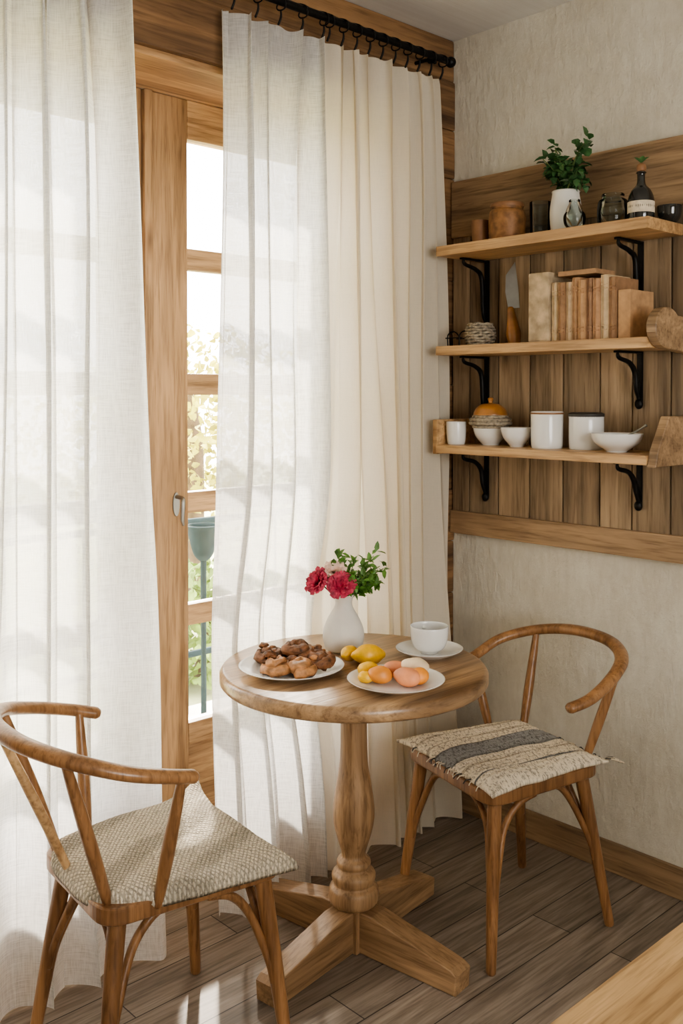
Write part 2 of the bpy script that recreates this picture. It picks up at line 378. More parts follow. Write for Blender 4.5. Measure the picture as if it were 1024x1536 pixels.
# ------------------------------------------------------------------ curtains
def curtain(name,xt,xb,y0,nf,amp,mat,seed,ztop=2.722,push=0,ampb=1.0,fine=.2,sharp=.28,wand=.09,wp=1.0):
    nx,nz=420,140; vs=[];fs=[]
    for j in range(nz+1):
        v=j/nz; z=ztop+(FZ+.008-ztop)*v
        xa=xt[0]+(xb[0]-xt[0])*v; xe=xt[1]+(xb[1]-xt[1])*v**wp
        top=math.exp(-v*14)
        for i in range(nx+1):
            s=i/nx
            w=s+wand*noise.noise(Vector((s*3+seed,v*1.3,seed)))
            ph=2*math.pi*nf*w+ 1.6*noise.noise(Vector((seed*2,v*1.8,s*2.2)))
            A=amp*(1+(ampb-1)*v)*(.40+1.2*(.5+noise.noise(Vector((s*nf*.7,v*1.0,seed+5)))))
            y=A*math.sin(ph)+A*sharp*math.sin(2*ph+1+v)+A*fine*noise.noise(Vector((s*nf*3,v*3.5,seed)))
            y+=.35*A*top*math.sin(2.7*ph+seed)
            x=xa+(xe-xa)*s+ .35*A*math.sin(2*ph)*min(1,8*s,8*(1-s))
            x+= .012*noise.noise(Vector((seed,v*3,s)))*v
            yy=y0+y
            if yy<-.10: yy=-.10-.03*math.tanh((-.10-yy)/.03)
            if z<2.5:
                yy+=push*math.exp(-((z-.78)/.35)**2)*math.exp(-((x+.87)/.27)**4)
            if yy>-.018 and x>-.36: yy=-.018
            vs.append((x,yy,z+ (.006*math.sin(ph) if j==0 else 0)))
    for j in range(nz):
        for i in range(nx):
            a=j*(nx+1)+i; fs.append((a,a+1,a+nx+2,a+nx+1))
    o=mesh(name,vs,fs,mat); return o
curtain('linen_curtain',(-2.35,-1.445),(-2.4,-1.365),-.062,7,.031,M['white_lin'],3.3,ampb=1.2,wand=.12,fine=.3)
curtain('linen_curtain',(-1.135,-.738),(-1.150,-.695),-.055,4.2,.029,M['white_lin'],8.1,push=.08,ampb=1.1,wand=.11,fine=.3)
curtain('cream_curtain',(-.752,-.175),(-.725,-.060),-.058,7.3,.027,M['cream_lin'],2.2,push=.08,ampb=1.15,fine=.15,sharp=.12,wand=.11,wp=.55)
# rod
P=[tube('rod',[(-2.6,-.09,2.785),(-1.4,-.09,2.785),(-.15,-.09,2.785)],.0125,M['iron'],sub=10),
   blob('finial',(-.135,-.09,2.785),.02,M['iron'])]
for k,x in enumerate((-.22,-1.3,-2.45)):
    P.append(tube('wall_bracket_%d'%k,[(x,.02,2.785),(x,-.05,2.783),(x,-.09,2.765)],.007,M['iron']))
def ring(x,y,z,r,t,nm):
    pts=[(x+.004*math.sin(a*2),y+r*math.sin(a),z+r*math.cos(a)) for a in [2*math.pi*q/10 for q in range(11)]]
    return tube(nm,pts,t,M['iron'],seg=6,sub=3)
xs=[-2.3+.1*i for i in range(9)]+[-1.12+.09*i for i in range(5)]+[-.735+.062*i for i in range(10)]
rr=[]
for x in xs:
    rr.append(ring(x,-.09,2.778,.020,.0025,'ring'))
    rr.append(tube('clip',[(x,-.088,2.760),(x+.004,-.084,2.74),(x,-.076,2.718)],[.0025,.004,.004],M['iron'],seg=6,sub=3))
    rr.append(tube('link',[(x-.02,-.09,2.795),(x,-.09,2.798),(x+.022,-.09,2.795)],.005,M['iron'],seg=6,sub=3))
P.append(joinobjs('rings_and_clips',rr))
group('curtain_rod',P)

# ------------------------------------------------------------------ wall panelling
pl=[]; y=-.004; i=0
widths=[.085,.135,.14,.14,.145,.12,.135,.14,.14,.14,.14]
for w in widths:
    pl.append(box('plank_%d'%i,(-.020-.002*random.random(),y-w+.0025,1.10),(-.001,y-.0025,2.19),M['panel'][i%3],.004)); y-=w; i+=1
ye=y
pl.append(box('plank_backing',(-.010,ye,1.06),(-.0008,-.004,2.3),M['lid'],0))
pl.append(box('top_board',(-.030,ye,2.16),(-.001,-.003,2.375),M['trim'],.006))
pl.append(box('bottom_board',(-.034,ye,1.035),(-.001,-.003,1.122),M['trim'],.005))
group('wall_panelling',pl)

# ------------------------------------------------------------------ shelves
YL,YR=-.12,-.95
def bracket(y,z,h=.17,d=.15,x0=-.023):
    a=[]
    a.append(box('bracket_leg',(x0-.007,y-.010,z-h),(x0,y+.010,z-.001),M['iron'],.002))
    a.append(box('bracket_arm',(x0-d,y-.009,z-.008),(x0,y+.009,z-.001),M['iron'],.002))
    a.append(tube('bracket_scroll',[(x0-d+.01,y,z-.010),(x0-d+.02,y,z-.024),(x0-.07,y,z-.038),(x0-.035,y,z-.07),(x0-.026,y,z-h+.05),(x0-.010,y,z-h+.012)],[.005,.007,.008,.009,.008,.006],M['iron'],flat=1,seg=8))
    a.append(blob('bracket_boss',(x0-.010,y,z-h+.0),.014,M['iron'],(.8,1,1.2)))
    return joinobjs('bracket',a)
def shelf(ztop,th,extra,hl,hr):
    return group('wall_shelf',[box('board',(-.25,YR,ztop-th),(-.036 if ztop>2 else -.024,YL,ztop),M['shelf'],.005)]+extra+[bracket(-.175,ztop-th,hl),bracket(-.80,ztop-th,hr)])
shelf(2.095,.036,[],.24,.27)
circ=[(-.185+.075*math.cos(a),1.765+.062*math.sin(a)) for a in [math.radians(40+ q*14) for q in range(17)]]+[(-.03,1.69),(-.03,1.80)]
shelf(1.738,.033,[prism('rounded_end',circ,'Y',YR-.034,YR-.0005,M['trim'],.006)],.22,.17)
end=[(-.25,1.35),(-.025,1.35),(-.025,1.50),(-.17,1.50),(-.235,1.40)]
shelf(1.385,.030,[prism('end_board',end,'Y',YR-.03,YR-.0005,M['trim'],.005),
   box('left_end_board',(-.24,YL+.0005,1.35),(-.026,YL+.022,1.475),M['shelf'],.004)],.17,.15)

# shelf contents -------------------------------------------------
def pot(name,prof,mat,loc,seg=40,sub=5): return lathe(name,smooth_prof(prof,sub),mat,loc,seg)
Z1,Z2,Z3=2.0955,1.7385,1.3855
pot('clay_cup',[(.022,0),(.028,.02),(.032,.085),(.030,.088),(.026,.06),(.018,.012)],M['terra'],(-.13,-.225,Z1))
o=[pot('jar_body',[(.052,0),(.060,.01),(.064,.05),(.064,.09),(.060,.108),(.054,.114),(.056,.122),(.050,.122)],M['brownjar'],(0,0,0)),
   lathe('jar_lid',[(.058,.122),(.060,.128),(.056,.136),(.015,.139),(.001,.139)],M['terra'])]
group('pottery_jar',o,(-.13,-.345,Z1))
pot('glass_tumbler',[(.03,0),(.034,.03),(.036,.12),(.034,.12),(.031,.03),(.02,.006)],M['jarglass'],(-.09,-.455,Z1))
# potted plant on shelf
o=[pot('pot',[(.043,0),(.050,.03),(.052,.08),(.044,.135),(.047,.14),(.042,.14),(.040,.10),(.03,.09)],M['matceram'],(0,0,0)),
   lathe('soil',[(.040,.118),(.001,.122)],M['bark'])]
lv=[]; st=[]
for q in range(22):
    a=random.uniform(0,6.28); l=random.uniform(.05,.16) if q>2 else .19; sp=random.uniform(.02,.095)
    p0=Vector((random.uniform(-.02,.02),random.uniform(-.02,.02),.12)); p2=p0+Vector((math.cos(a)*sp,math.sin(a)*sp,l)); p1=(p0+p2)/2+Vector((0,0,.02))
    if q==0: p2=Vector((-.03,-.10,.29)); p1=Vector((-.02,-.05,.24))
    if q==1: p2=Vector((-.01,-.06,.27)); p1=Vector((-.01,-.02,.2))
    st.append(tube('s',[p0,p1,p2],.0016,M['stem'],seg=5,sub=4))
    for w in range(12):
        t=random.uniform(.45,1.05); p=p0.lerp(p2,t)+rv()*.014; d=rv()+Vector((0,0,.15)); lv.append((p,d,Vector((0,0,1))+rv()*.5,random.uniform(.026,.040),random.uniform(.020,.032)))
o.append(joinobjs('stems',st)); o.append(leafmesh('leaves',lv,M['leaf2']))
group('potted_plant',o,(-.13,-.585,Z1))
# glass jars
pot('glass_jar',[(.030,0),(.046,.012),(.050,.05),(.046,.085),(.034,.095),(.036,.105),(.033,.105),(.043,.05),(.02,.008)],M['jarglass'],(-.12,-.755,Z1))
pot('glass_carafe',[(.018,0),(.032,.015),(.034,.045),(.016,.07),(.018,.09),(.015,.09),(.030,.045),(.01,.01)],M['jarglass'],(-.20,-.665,Z1))
o=[pot('bottle_body',[(.036,0),(.040,.02),(.040,.07),(.030,.10),(.014,.12),(.012,.15),(.016,.155),(.012,.16)],M['darkglass'],(0,0,0)),
   lathe('label',[(.0405,.03),(.0409,.031),(.0409,.064),(.0405,.065)],M['paper']),
   pot('stopper',[(.010,.158),(.015,.165),(.013,.18),(.002,.187)],M['terra'],(0,0,0))]
lv=[(Vector((0,0,.185)),Vector((math.cos(a)*.6,math.sin(a)*.6,.6)),Vector((0,0,1)),.03,.02) for a in (0,1.3,2.5,3.9,5.1)]
o.append(leafmesh('sprig',lv,M['leaf2']))
group('dark_bottle',o,(-.14,-.865,Z1))
pot('dark_bowl',[(.02,0),(.034,.02),(.038,.05),(.034,.05),(.02,.012)],M['darkglass'],(-.075,-.925,Z1))
# mid shelf
def twine(name,loc,r,h,n,mat,prof=None):
    a=[]
    for i in range(n):
        z=h*(i+.5)/n; rr_=r*(prof(i/(n-1)) if prof else math.sin(math.pi*(.25+.6*i/(n-1))))
        t=h/n*.55
        pts=[(rr_*math.cos(q)*(1+.03*math.sin(q*9+i)),rr_*math.sin(q)*(1+.03*math.sin(q*9+i)),z+.002*math.sin(q*7+i*2)) for q in [2*math.pi*k/24 for k in range(25)]]
        a.append(tube('t',pts,t,mat,seg=6,sub=2))
    return a
a=twine('b',None,.052,.08,8,M['wicker'],lambda t:.72+.28*math.sin(math.pi*(.15+.75*t))); a.append(lathe('inner',[(.03,0.0),(.044,.03),(.042,.07),(.001,.066)],M['lid']))
group('wicker_basket',[joinobjs('weave',a)],(-.14,-.235,Z2+.001))
# wire stand
a=[]
for y_ in (-.0,-.055):
    a.append(tube('w',[(-.03,y_,.003),(-.03,y_,.04),(0,y_,.055),(.03,y_,.04),(.03,y_,.003)],.0022,M['iron'],seg=6,sub=5))
a+= [tube('w',[(-.03,.01,.03),(-.03,-.03,.03),(-.03,-.065,.03)],.0022,M['iron'],seg=6),tube('w',[(.03,.01,.03),(.03,-.03,.03),(.03,-.065,.03)],.0022,M['iron'],seg=6)]
group('wire_stand',[joinobjs('wires',a)],(-.17,-.135,Z2))
# knife with carved handle leaning against the panelling
o=[tube('handle',[(0,0,.002),(0,.003,.04),(0,.005,.07),(0,.01,.13)],[.020,.026,.021,.012],M['amber'],flat=.8),
   prism('blade',[(-.022,.13),(.018,.13),(.026,.19),(.022,.25),(-.012,.295),(-.020,.20)],'X',-.002,.002,M['steel'],.0008)]
e=group('carved_knife',o,(-.115,-.368,Z2)); e.rotation_euler=(math.radians(-3),math.radians(6),math.radians(30))
pot('turquoise_vase',[(.026,0),(.032,.02),(.033,.09),(.030,.16),(.025,.19),(.028,.20),(.024,.20),(.027,.1),(.014,.01)],M['turq'],(-.085,-.461,Z2))
# books
bk=[]; y=-.492
bcols=[plain('book_cloth_%d'%i,c,.75,0,.18,40,.2) for i,c in enumerate([(.56,.42,.26),(.33,.19,.10),(.50,.36,.22),(.42,.25,.135),(.50,.30,.155),(.33,.19,.11),(.48,.28,.155)])]
def book(y0,w,h,dep,mat,xf=-.20):
    a=[box('cover',(xf,y0-w,0),(xf+dep,y0-w+.0035,h),mat,.001),box('cover',(xf,y0-.0035,0),(xf+dep,y0,h),mat,.001)]
    sp=[(xf+.006,y0-w+.0002),(xf,y0-w*.82),(xf-.004,y0-w*.5),(xf,y0-w*.18),(xf+.006,y0-.0002)]
    a.append(prism('spine',sp,'Z',0,h,mat,.001))
    for zz in (.14,.2,.78,.84):
        a.append(box('band',(xf-.005,y0-w+.003,h*zz),(xf+.004,y0-.003,h*zz+.004),mat,.001))
    a.append(box('pages',(xf+.005,y0-w+.003,.004),(xf+dep-.005,y0-.003,h-.005),M['paper'],.001))
    return a
bk+=[box('wood_block',(-.215,-.577,0),(-.07,-.497,.228),M['rustic'],.006)]
y=-.581
for q in range(9):
    w=random.choice([.022,.024,.028,.026]); h=.198+random.uniform(-.012,.010)
    bk+=book(y,w,h,.13,bcols[q%7],-.205+random.uniform(-.006,.004)); y-=w+.001
bk+=[box('board',(-.20,y-.045,0),(-.06,y-.003,.150),bcols[4],.003)]
bk+=[box('flat_book',(-.195,-.74,.2105),(-.08,-.60,.226),bcols[3],.002)]
b_=joinobjs('books',bk); b_.location=(0,0,Z2+.0005)
# low shelf
def bowl(name,r,h,loc,mat=None,foot=.5): 
    return pot(name,[(r*foot,0),(r*foot,.004),(r*.85,h*.5),(r,h),(r*.96,h),(r*.8,h*.5),(r*.3,.008)],mat or M['ceram'],loc)
pot('small_cup',[(.030,0),(.034,.02),(.036,.075),(.033,.075),(.031,.02),(.01,.008)],M['ceram'],(-.18,-.158,Z3))
o=[bowl('bowl',.062,.062,(0,0,0))]
a=[]
for i,(r,z) in enumerate([(.058,.066),(.070,.078),(.068,.090),(.058,.100)]):
    pts=[(r*math.cos(q),r*math.sin(q),z) for q in [2*math.pi*k/20 for k in range(21)]]
    a.append(tube('t',pts,.008,M['wicker'],seg=6,sub=2))
a.append(lathe('disk',[(.055,.06),(.06,.1),(.001,.1)],M['wicker']))
o.append(joinobjs('woven_tray',a))
o.append(pot('amber_dome',[(.060,.104),(.060,.112),(.050,.132),(.030,.146),(.008,.150),(.010,.165),(.002,.170)],M['amber'],(0,0,0)))
group('stacked_bowls',o,(-.13,-.274,Z3))
bowl('bowl',.055,.062,(-.15,-.404,Z3),foot=.45)
o=[pot('mug_body',[(.046,0),(.052,.01),(.054,.10),(.055,.118),(.051,.118),(.049,.06),(.02,.01)],M['ceram'],(0,0,0)),
   lathe('rim',[(.0552,.114),(.0565,.117),(.0552,.120),(.051,.1195)],M['terra'])]
group('mug',o,(-.15,-.528,Z3))
o=[pot('canister_body',[(.050,0),(.056,.008),(.057,.095),(.053,.108),(.001,.108)],M['ceram'],(0,0,0)),
   lathe('lid',[(.056,.104),(.058,.106),(.058,.116),(.050,.121),(.001,.121)],M['lid'])]
group('canister',o,(-.10,-.648,Z3))
o=[bowl('bowl_body',.080,.055,(0,0,0),foot=.42),
   tube('spoon',[(.0,.02,.012),(.01,-.03,.05),(.015,-.075,.075),(.018,-.09,.085)],[.006,.004,.003,.005],M['steel'],seg=8)]
group('serving_bowl',o,(-.165,-.80,Z3))

# ------------------------------------------------------------------ table
TX,TY=-.93,-.405; TR=.388; TZ=.78
P=[]
prof=[(.001,TZ-.044),(TR-.03,TZ-.044),(TR-.006,TZ-.041),(TR,TZ-.034),(TR,TZ-.012),(TR-.006,TZ-.003),(TR-.014,TZ),(.001,TZ)]
P.append(lathe('tabletop',prof,M['tabletop'],seg=96))
P.append(lathe('apron_plate',[(.10,TZ-.066),(.11,TZ-.044),(.02,TZ-.044)],M['table']))
col=[(.058,.080),(.070,.092),(.073,.112),(.070,.132),(.058,.143),(.062,.153),(.064,.170),(.056,.182),(.046,.190),(.050,.200),(.048,.212),(.037,.222),(.036,.235),(.044,.262),(.056,.305),(.061,.345),(.058,.39),(.048,.45),(.041,.50),(.039,.57),(.040,.64),(.048,.69),(.05,.72)]
P.append(lathe('turned_column',smooth_prof(col,4),M['table'],seg=48))
for k in range(4):
    a=math.radians(8+90*k)
    L=.37
    prism_pts=[(.03,FZ+.001),(L,FZ+.001),(L+.004,.020),(L-.015,.032),(.09,.083),(.03,.083)]
    f=prism('foot_%d'%(k+1),prism_pts,'Y',-.037,.037,M['tablefoot'],.005)
    f.rotation_euler=(0,0,a); P.append(f)
P.append(box('foot_hub',(-.05,-.05,FZ+.001),(.05,.05,.0835),M['table'],.003))
P[-1].rotation_euler=(0,0,math.radians(8))
group('pedestal_table',P,(TX,TY,0))

# ------------------------------------------------------------------ chairs
def rounded_poly(pts,r,n=6):
    out=[]
    m=len(pts)
    for i in range(m):
        p=Vector(pts[i]); a=Vector(pts[i-1]); b=Vector(pts[(i+1)%m])
        d1=(a-p).normalized(); d2=(b-p).normalized()
        p1=p+d1*r; p2=p+d2*r
        for k in range(n+1):
            t=k/n; out.append(tuple((1-t)**2*p1+2*t*(1-t)*p+t*t*p2))
    return out
def chair(loc,rz,kind):
    P=[]
    dz=.045 if kind=='diamond' else 0
    du=-.018 if kind=='diamond' else 0
    Wf,Wb,Xf,Xb=.225,.190,.220,-.225
    out=rounded_poly([(Xf,-Wf),(Xf,Wf),(Xb,Wb),(Xb,-Wb)],.06)
    P.append(prism('seat',out,'Z',.418,.458,M['chair'],.008))
    fz=FZ+.004
    legs={'fl':((.178,.185,.42),(.225,.232,fz)),'fr':((.178,-.185,.42),(.225,-.232,fz)),
          'bl':((-.175,.150,.42),(-.240,.205,fz)),'br':((-.175,-.150,.42),(-.240,-.205,fz))}
    for i,(k,(t,f)) in enumerate(legs.items()):
        t=Vector(t); f=Vector(f); mid=(t+f)/2
        P.append(tube('leg_%d'%(i+1),[t,t.lerp(f,.35),t.lerp(f,.75),f],[.021,.0195,.0165,.0145],M['chair']))
        tgt=t.lerp(f,.56)
        sx=1 if t.x>0 else -1; sy=1 if t.y>0 else -1
        for j,dirv in enumerate((Vector((-sx,0,0)),Vector((0,-sy,0)))):
            s=Vector((t.x,t.y,.412))+dirv*.145
            c1=Vector((t.x,t.y,.395))+dirv*.085
            c2=Vector((t.x,t.y,.335))+dirv*.034
            tg=tgt+dirv*.012
            P.append(tube('brace',[s,c1,c2,tg.lerp(t,.25)+dirv*.008,tg],[.009,.0105,.0105,.010,.008],M['chair'],seg=8,sub=6))
    # hoop
    ez=.690 if kind=='diamond' else .672
    hp=[(-.03+du,.262,ez+dz),(-.10+du,.272,ez+.020+dz),(-.19+du,.262,.735+dz),(-.285+du,.205,.765+dz),(-.345+du,.11,.782+dz),(-.362+du,0,.787+dz)]
    hp=hp+[(x,-y,z) for x,y,z in hp[-2::-1]]
    P.append(tube('bentwood_back_rail',hp,[.019,.0195,.020,.021,.022,.022,.022,.021,.020,.0195,.019],M['chair'],seg=14,sub=8,flat=.8,up=(0,0,1)))
    def post(a,b,n):
        a=Vector(a); b=Vector(b)
        return tube(n,[a,a.lerp(b,.4),a.lerp(b,.8),b],[.011,.0155,.013,.010],M['chair'],seg=10)
    P.append(post((-.19,.145,.44),(-.290+du,.195,.757+dz),'back_post_1')); P.append(post((-.19,-.145,.44),(-.290+du,-.195,.757+dz),'back_post_2'))
    if kind=='diamond':
        P.append(post((-.10,.195,.44),(-.095,.262,.700+dz),'arm_post_1'))
        P.append(post((-.10,-.195,.44),(-.075,-.262,.688+dz),'arm_post_2'))
        P.append(tube('back_spindle',[(-.205,.03,.44),(-.28,.045,.62),(-.368,.06,.82)],[.009,.012,.009],M['shelf'],seg=8))
    else:
        P.append(post((-.10,-.195,.44),(-.075,-.264,.685),'arm_post'))
    # cushion
    n=120; vs=[];fs=[]
    dm=kind=='diamond'
    for j in range(n+1):
        for i in range(n+1):
            u=-1+2*i/n; v=-1+2*j/n
            hw=(Wb+(Wf-Wb)*(u+1)/2)*(1.07 if dm else 1.03)
            if dm:
                # pillow-like pad, back corners rounded, edges folding over the seat rim
                uu,vv=u,v
                if u<0:
                    k=.30*abs(u)**2*abs(v)**2; uu=u*(1-k*.55*abs(v)**2); vv=v*(1-k*.75)
                x=uu*.232; y=vv*hw
                c=(max(0,u)*abs(v))**6
                x*=1+.04*c; y*=1+.04*c
                r=max(abs(u),abs(v)); e=1-r**9
            else:
                x=u*.218; y=v*hw
                c=(abs(u)*abs(v))**6
                x*=1-.03*(abs(v)**4)+.10*c; y*=1-.03*(abs(u)**4)+.10*c
                e=(1-abs(u)**10)*(1-abs(v)**10)
            wob=.006*noise.noise(Vector((x*14,y*14,5 if kind=='stripe' else 2)))
            x+=wob*abs(u)**3; y+=wob*abs(v)**3
            if kind=='stripe':
                rows=.0034*abs(math.sin(v*34))*(1+.6*noise.noise(Vector((x*60,v*10,0))))
            else:
                rows=.002*noise.noise(Vector((x*70,y*70,3)))
            if dm:
                z=.448+.040*max(0,e)**.6+rows*e+.008*noise.noise(Vector((x*8,y*8,9)))*e
                z+=.055*(max(0,u)*max(0,v))**5
            else:
                z=.462+.006+.022*e+rows*e+.009*noise.noise(Vector((x*8,y*8,1)))*e
            vs.append((x,y,z))
    m=(n+1)**2
    for k in range(m):
        x,y,z=vs[k]; r=k%(n+1)
        if dm:
            u=-1+2*(k%(n+1))/n; v=-1+2*(k//(n+1))/n; rr_=max(abs(u),abs(v))
            zb=.459 if rr_<.93 else z-.010
            vs.append((x*.99,y*.99,min(zb,z-.006) if z<.49 or rr_>=.93 else zb))
        else: vs.append((x,y,min(.460,z)))
    for j in range(n):
        for i in range(n):
            a=j*(n+1)+i; fs.append((a,a+1,a+n+2,a+n+1)); fs.append((m+a,m+a+n+1,m+a+n+2,m+a+1))
    for i in range(n):
        for a,b in ((i,i+1),(n*(n+1)+i,n*(n+1)+i+1),(i*(n+1),(i+1)*(n+1)),(i*(n+1)+n,(i+1)*(n+1)+n)):
            fs.append((a,b,m+b,m+a))
    P.append(mesh('woven_cushion',vs,fs,M['cstripe'] if kind=='stripe' else M['cdiam']))
    if kind=='stripe':
        fr=[]
        for k in range(46):
            side=1 if k%2 else -1
            u=side*.221; v=random.uniform(-.95,.95)*(.195 if side<0 else .225)
            d=random.uniform(.010,.022)
            fr.append(tube('f',[(u*.98,v,.468),(u+side*d*.6,v+random.uniform(-.004,.004),.468),(u+side*d,v+random.uniform(-.008,.008),.458)],.0018,M['paper'] if k%3 else M['lid'],seg=4,sub=2))
        for cx,cy in ((-.22,.205),):
            for k in range(11):
                fr.append(tube('f',[(cx,cy,.474),(cx-.02-.01*random.random(),cy+.015-.02*random.random(),.472),(cx-.04-.012*random.random(),cy+.03-.03*random.random(),.462)],.0024,M['lid'] if k%2 else M['paper'],seg=4,sub=2))
        P.append(joinobjs('fringe',fr))
    return group('dining_chair',P,loc,rz)
chair((-1.60,-.42,0),math.radians(-6),'diamond')
chair((-.485,-.608,0),math.radians(165.5),'stripe')

# ------------------------------------------------------------------ things on the table
ZT=TZ+.0005
def plate(r): return smooth_prof([(r*.55,0),(r*.6,.003),(r*.8,.009),(r,.020),(r*.985,.022),(r*.8,.013),(r*.6,.007),(r*.3,.006)],4)
P=[lathe('dish',plate(.147),M['ceram'],seg=64)]
def roll(cx,cy,z,s,mat,rot):
    pts=[];rd=[]
    for k in range(15):
        a=rot+k*.78; r=s*(.95-.055*k); pts.append((cx+r*math.cos(a),cy+r*math.sin(a),z+.016+.0016*k)); rd.append(.017*(.6+.4*math.sin(math.pi*(k+1)/16)))
    return tube('pastry',pts,rd,mat,seg=10,sub=4,nz=.008)
P+=[roll(-.060,.040,.010,.050,M['pastry'],0),roll(.01,.070,.014,.044,M['pastry'],1),roll(.078,-.012,.014,.052,M['pastry'],2),
    roll(-.035,-.048,.007,.042,M['pastry2'],3),roll(.028,-.062,.006,.038,M['pastry2'],4.4),roll(.015,.015,.034,.046,M['pastry'],5)]
for k in range(18):
    P.append(blob('crumb',(random.uniform(-.09,.10),random.uniform(-.05,.08),random.uniform(.045,.062)),random.uniform(.010,.018),M['pastry' if k%3 else 'pastry2'],(1,.8,.7),.6,30,sub=2))
group('pastry_plate',P,(-1.110,-.338,ZT),math.radians(-43))
P=[lathe('dish',plate(.130),M['ceram'],seg=64)]
fr=[(-.075,.045,.026,'lemon',(1.15,.95,.9)),(-.045,-.005,.028,'apricot',(1.2,.95,.85)),(.0,.055,.027,'peach',(1.2,1,.85)),(.055,.05,.033,'palefruit',(1.25,1,.85)),(.03,-.03,.029,'peach',(1.35,.9,.85)),(.062,-.01,.027,'apricot',(1.2,1,.8)),(-.085,.0,.020,'lemon',(1.1,1,.8))]
for x,y,r,m_,sq in fr: P.append(blob('fruit',(x*.96,y*.96,.008+r*sq[2]),r,M[m_],sq,.12,12,random.uniform(-.6,.6)))
group('fruit_plate',P,(-.988,-.630,ZT),math.radians(-43))
P=[blob('lemon_whole',(.016,-.008,.031),.033,M['lemon'],(1.3,1,.93),.05,10,.3,tip=.3),blob('lemon_half',(-.038,.026,.026),.025,M['lemon'],(1.2,1,.9),.06,10,1.0,tip=.3),
   blob('lemon_small',(-.002,.050,.018),.019,M['lemon'],(1.3,1,.85),.08,10,2.0)]
group('lemons',P,(-.910,-.423,ZT),math.radians(-43))
sx,sy=-.690,-.484
lathe('saucer',plate(.100),M['ceram'],(sx,sy,ZT))
P=[lathe('cup_body',smooth_prof([(.026,0),(.028,.004),(.045,.016),(.055,.040),(.058,.076),(.055,.077),(.052,.042),(.040,.018),(.01,.010)],5),M['ceram']),
   lathe('coffee',[(.048,.034),(.001,.034)],M['terra']),
   tube('handle',[(.050,0,.062),(.072,0,.064),(.082,0,.046),(.070,0,.026),(.045,0,.022)],.0055,M['ceram'],flat=.8)]
group('coffee_cup',P,(sx,sy,ZT+.0075),math.radians(60))
# flower vase
P=[lathe('vase_body',smooth_prof([(.046,0),(.056,.008),(.063,.035),(.062,.065),(.048,.10),(.030,.130),(.026,.150),(.032,.170),(.029,.170),(.022,.150),(.024,.13),(.01,.11)],5),M['matceram'])]
def flower(c,r,mat,n=(6,8,10),up=Vector((0,0,1))):
    vs=[];fs=[]
    z=up.normalized(); x=z.orthogonal().normalized(); y=z.cross(x)
    for L,cnt in enumerate(n):
        k=(L+1)/len(n)
        for i in range(cnt):
            a=2*math.pi*i/cnt+L*.5+random.uniform(-.15,.15); rad=x*math.cos(a)+y*math.sin(a); tan=z.cross(rad)
            ln=r*(.55+.5*k)*random.uniform(.85,1.15); w=r*.24*(.7+.5*k); open_=.25+.75*k; b=len(vs)
            for p in range(4):
                t=p/3; ang=open_*t*1.25
                base=rad*(ln*math.sin(ang)+.1*r*k)+z*(ln*(math.cos(ang)*t)*.9 - r*.25)
                ww=w*(.35+1.0*t-.45*t*t)
                for q in (-1,0,1): vs.append(c+base+tan*ww*q+ z*(.16*r*abs(q))*t+rv()*r*.05)
            for p in range(3):
                for q in range(2): fs.append((b+p*3+q,b+p*3+q+1,b+p*3+q+4,b+p*3+q+3))
    me=D.meshes.new('flower'); me.from_pydata([tuple(v) for v in vs],[],fs); me.update(); me.materials.append(mat)
    for p in me.polygons:p.use_smooth=True
    o=D.objects.new('flower',me); link(o); return o
fl=[(Vector((-.080,-.02,.215)),.038,'pink',Vector((-.6,-.6,.5))),(Vector((-.008,-.048,.208)),.040,'pink',Vector((0,-.8,.5))),(Vector((-.028,-.005,.246)),.032,'pale',Vector((-.1,-.6,.8))),(Vector((-.050,.02,.220)),.034,'pink',Vector((-.3,.3,.6)))]
for c,r,m_,u in fl:
    P.append(flower(c,r,M[m_],(6,9,12,14,16),u)); P.append(tube('stem',[(0,0,.12),(c.x*.4,c.y*.4,.17),c-u.normalized()*.02],.0022,M['stem'],seg=6))
lv=[]; st=[]
for q in range(24):
    a=random.uniform(-1.0,1.2); l=random.uniform(.07,.155)
    p0=Vector((0,0,.15)); p2=p0+Vector((math.sin(a+.35)*l*1.0,random.uniform(-.05,.05),max(.03,math.cos(a)*l*.95))); 
    st.append(tube('s',[p0,(p0+p2)/2+Vector((0,0,.012)),p2],.0015,M['stem'],seg=5,sub=4))
    for w in range(14):
        t=random.uniform(.4,1.08); p=p0.lerp(p2,t)+rv()*.012
        if p.x<-.02 and w%2: continue
        lv.append((p,rv()+Vector((.2,0,.25)),Vector((0,-.4,1))+rv()*.5,random.uniform(.022,.038),random.uniform(.013,.020)))
P.append(joinobjs('stems',st)); P.append(leafmesh('foliage',lv,M['leaf']))
group('flower_vase',P,(-.842,-.268,ZT),math.radians(-43))

# ------------------------------------------------------------------ foreground side table corner
P=[box('top',(-2.05,-2.30,.71),(-.75,-1.70,.75),M['counter'],.006)]
for k,(x,y) in enumerate(((-1.97,-2.23),(-.83,-2.23),(-1.97,-1.77),(-.83,-1.77))):
    P.append(box('leg_%d'%(k+1),(x-.03,y-.03,FZ+.001),(x+.03,y+.03,.71),M['counter'],.004))
P.append(box('apron',(-1.97,-1.79,.62),(-.83,-1.765,.71),M['counter'],.002))
group('side_table',P)

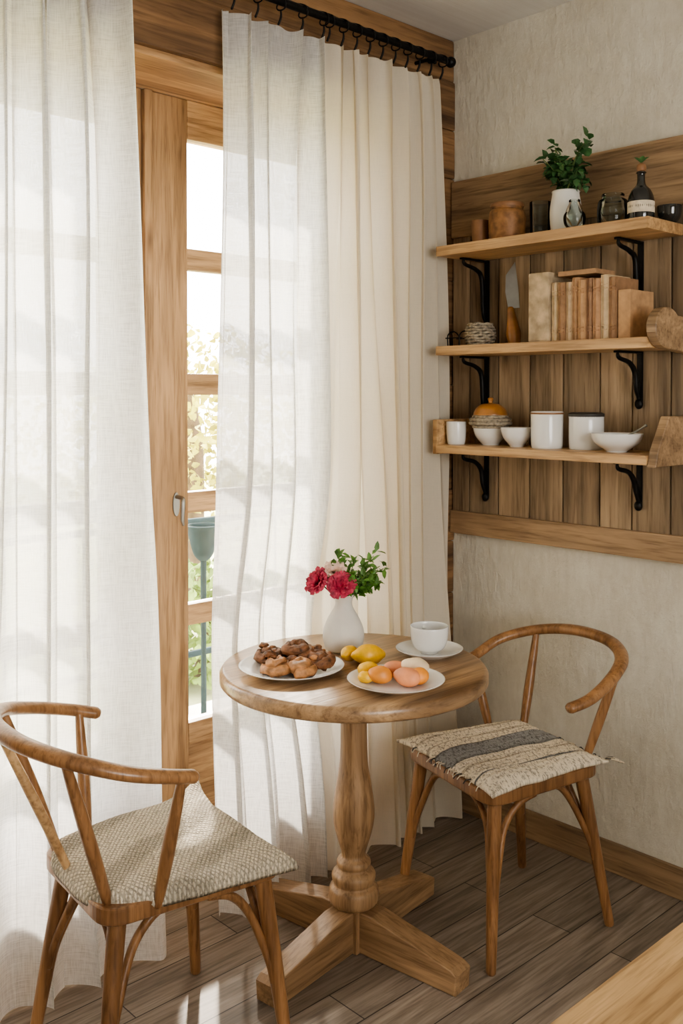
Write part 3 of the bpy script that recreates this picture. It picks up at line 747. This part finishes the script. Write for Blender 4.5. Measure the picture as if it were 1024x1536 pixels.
# ------------------------------------------------------------------ outside
box('ground',(-14,WT+.01,-.7),(16,22,-.6),M['ground'],0)
box('balcony_floor',(-3.5,WT+.005,-.14),(1.6,1.75,-.05),M['stone'],.004)
P=[]
P.append(tube('top_rail',[(-3.4,1.65,.92),(-1,1.65,.92),(1.5,1.65,.92)],.018,M['teal'],seg=8))
P.append(tube('mid_rail',[(-3.4,1.65,.25),(-1,1.65,.25),(1.5,1.65,.25)],.018,M['teal'],seg=8))
for k in range(26):
    x=-3.35+k*.19; P.append(tube('bar',[(x,1.65,-.05),(x,1.65,.92)],.007,M['teal'],seg=6))
group('balcony_railing',P)
P=[lathe('bowl',smooth_prof([(.02,0),(.045,.03),(.065,.10),(.075,.15),(.08,.16),(.068,.16),(.05,.10),(.01,.06)],4),M['teal'],(0,0,.80)),
   tube('post',[(0,0,-.02),(0,0,.4),(0,0,.81)],[.014,.012,.014],M['teal']),lathe('base',[(.10,-.049),(.10,-.035),(.02,-.02)],M['teal'])]
group('garden_planter',P,(-.30,1.25,0))
def tree(loc,rx,rz_,n,seed,mat='autumn',name='garden_tree',th=True):
    random.seed(seed); P=[tube('trunk',[(0,0,-.6-loc[2]),(.05,0,-.2),(0,.05,rz_*.4)],[.11,.08,.04],M['bark'])]
    lv=[]
    for _ in range(n):
        v=rv(); v=Vector((v.x*rx,v.y*rx*.8,v.z*rz_)); lv.append((v,rv(),rv(),random.uniform(.07,.12),random.uniform(.05,.08)))
    P.append(leafmesh('foliage',lv,M[mat])); return group(name,P,loc)
tree((2.6,5.6,1.15),1.6,1.1,2400,3)
tree((.2,7.4,.9),1.6,1.2,1800,4)
tree((-3.6,6.4,1.1),1.8,1.5,1600,5)
tree((1.35,3.6,-.15),.75,.45,1300,6,'bush','garden_bush')

# ------------------------------------------------------------------ light
w=D.worlds.new('World'); sc.world=w; w.use_nodes=True
bg=w.node_tree.nodes['Background']; bg.inputs[0].default_value=(1,.985,.955,1); bg.inputs[1].default_value=11.5
def portal(name,loc,sx,sy,rx):
    l=D.lights.new(name,'AREA'); l.shape='RECTANGLE'; l.size=sx; l.size_y=sy; l.cycles.is_portal=True
    o=D.objects.new(name,l); link(o); o.location=loc; o.rotation_euler=(math.radians(rx),0,0)
portal('window_portal',((OX0+OX1)/2,WT+.004,1.28),OX1-OX0,2.6,-90)
portal('fill_opening_portal',((WX0+WX1)/2,-4.61,(WZ0+WZ1)/2),WX1-WX0,WZ1-WZ0,90)  # portal for the added fill-light opening behind the camera
s=D.lights.new('sun','SUN'); s.energy=46; s.angle=math.radians(3); s.color=(1,.90,.77)
so=D.objects.new('sun',s); link(so); so.rotation_euler=Vector((-.45,-.62,-.52)).to_track_quat('-Z','Y').to_euler()

# ------------------------------------------------------------------ camera
cam=D.cameras.new('camera'); co=D.objects.new('camera',cam); link(co); sc.camera=co
co.location=(-2.868,-2.424,1.57); co.rotation_euler=(math.radians(89),0,math.radians(-43.1))
cam.sensor_width=36; cam.lens=33.98; cam.shift_y=-.0996; cam.clip_start=.05
sc.view_settings.view_transform='AgX'
sc.view_settings.look='AgX - Medium High Contrast'
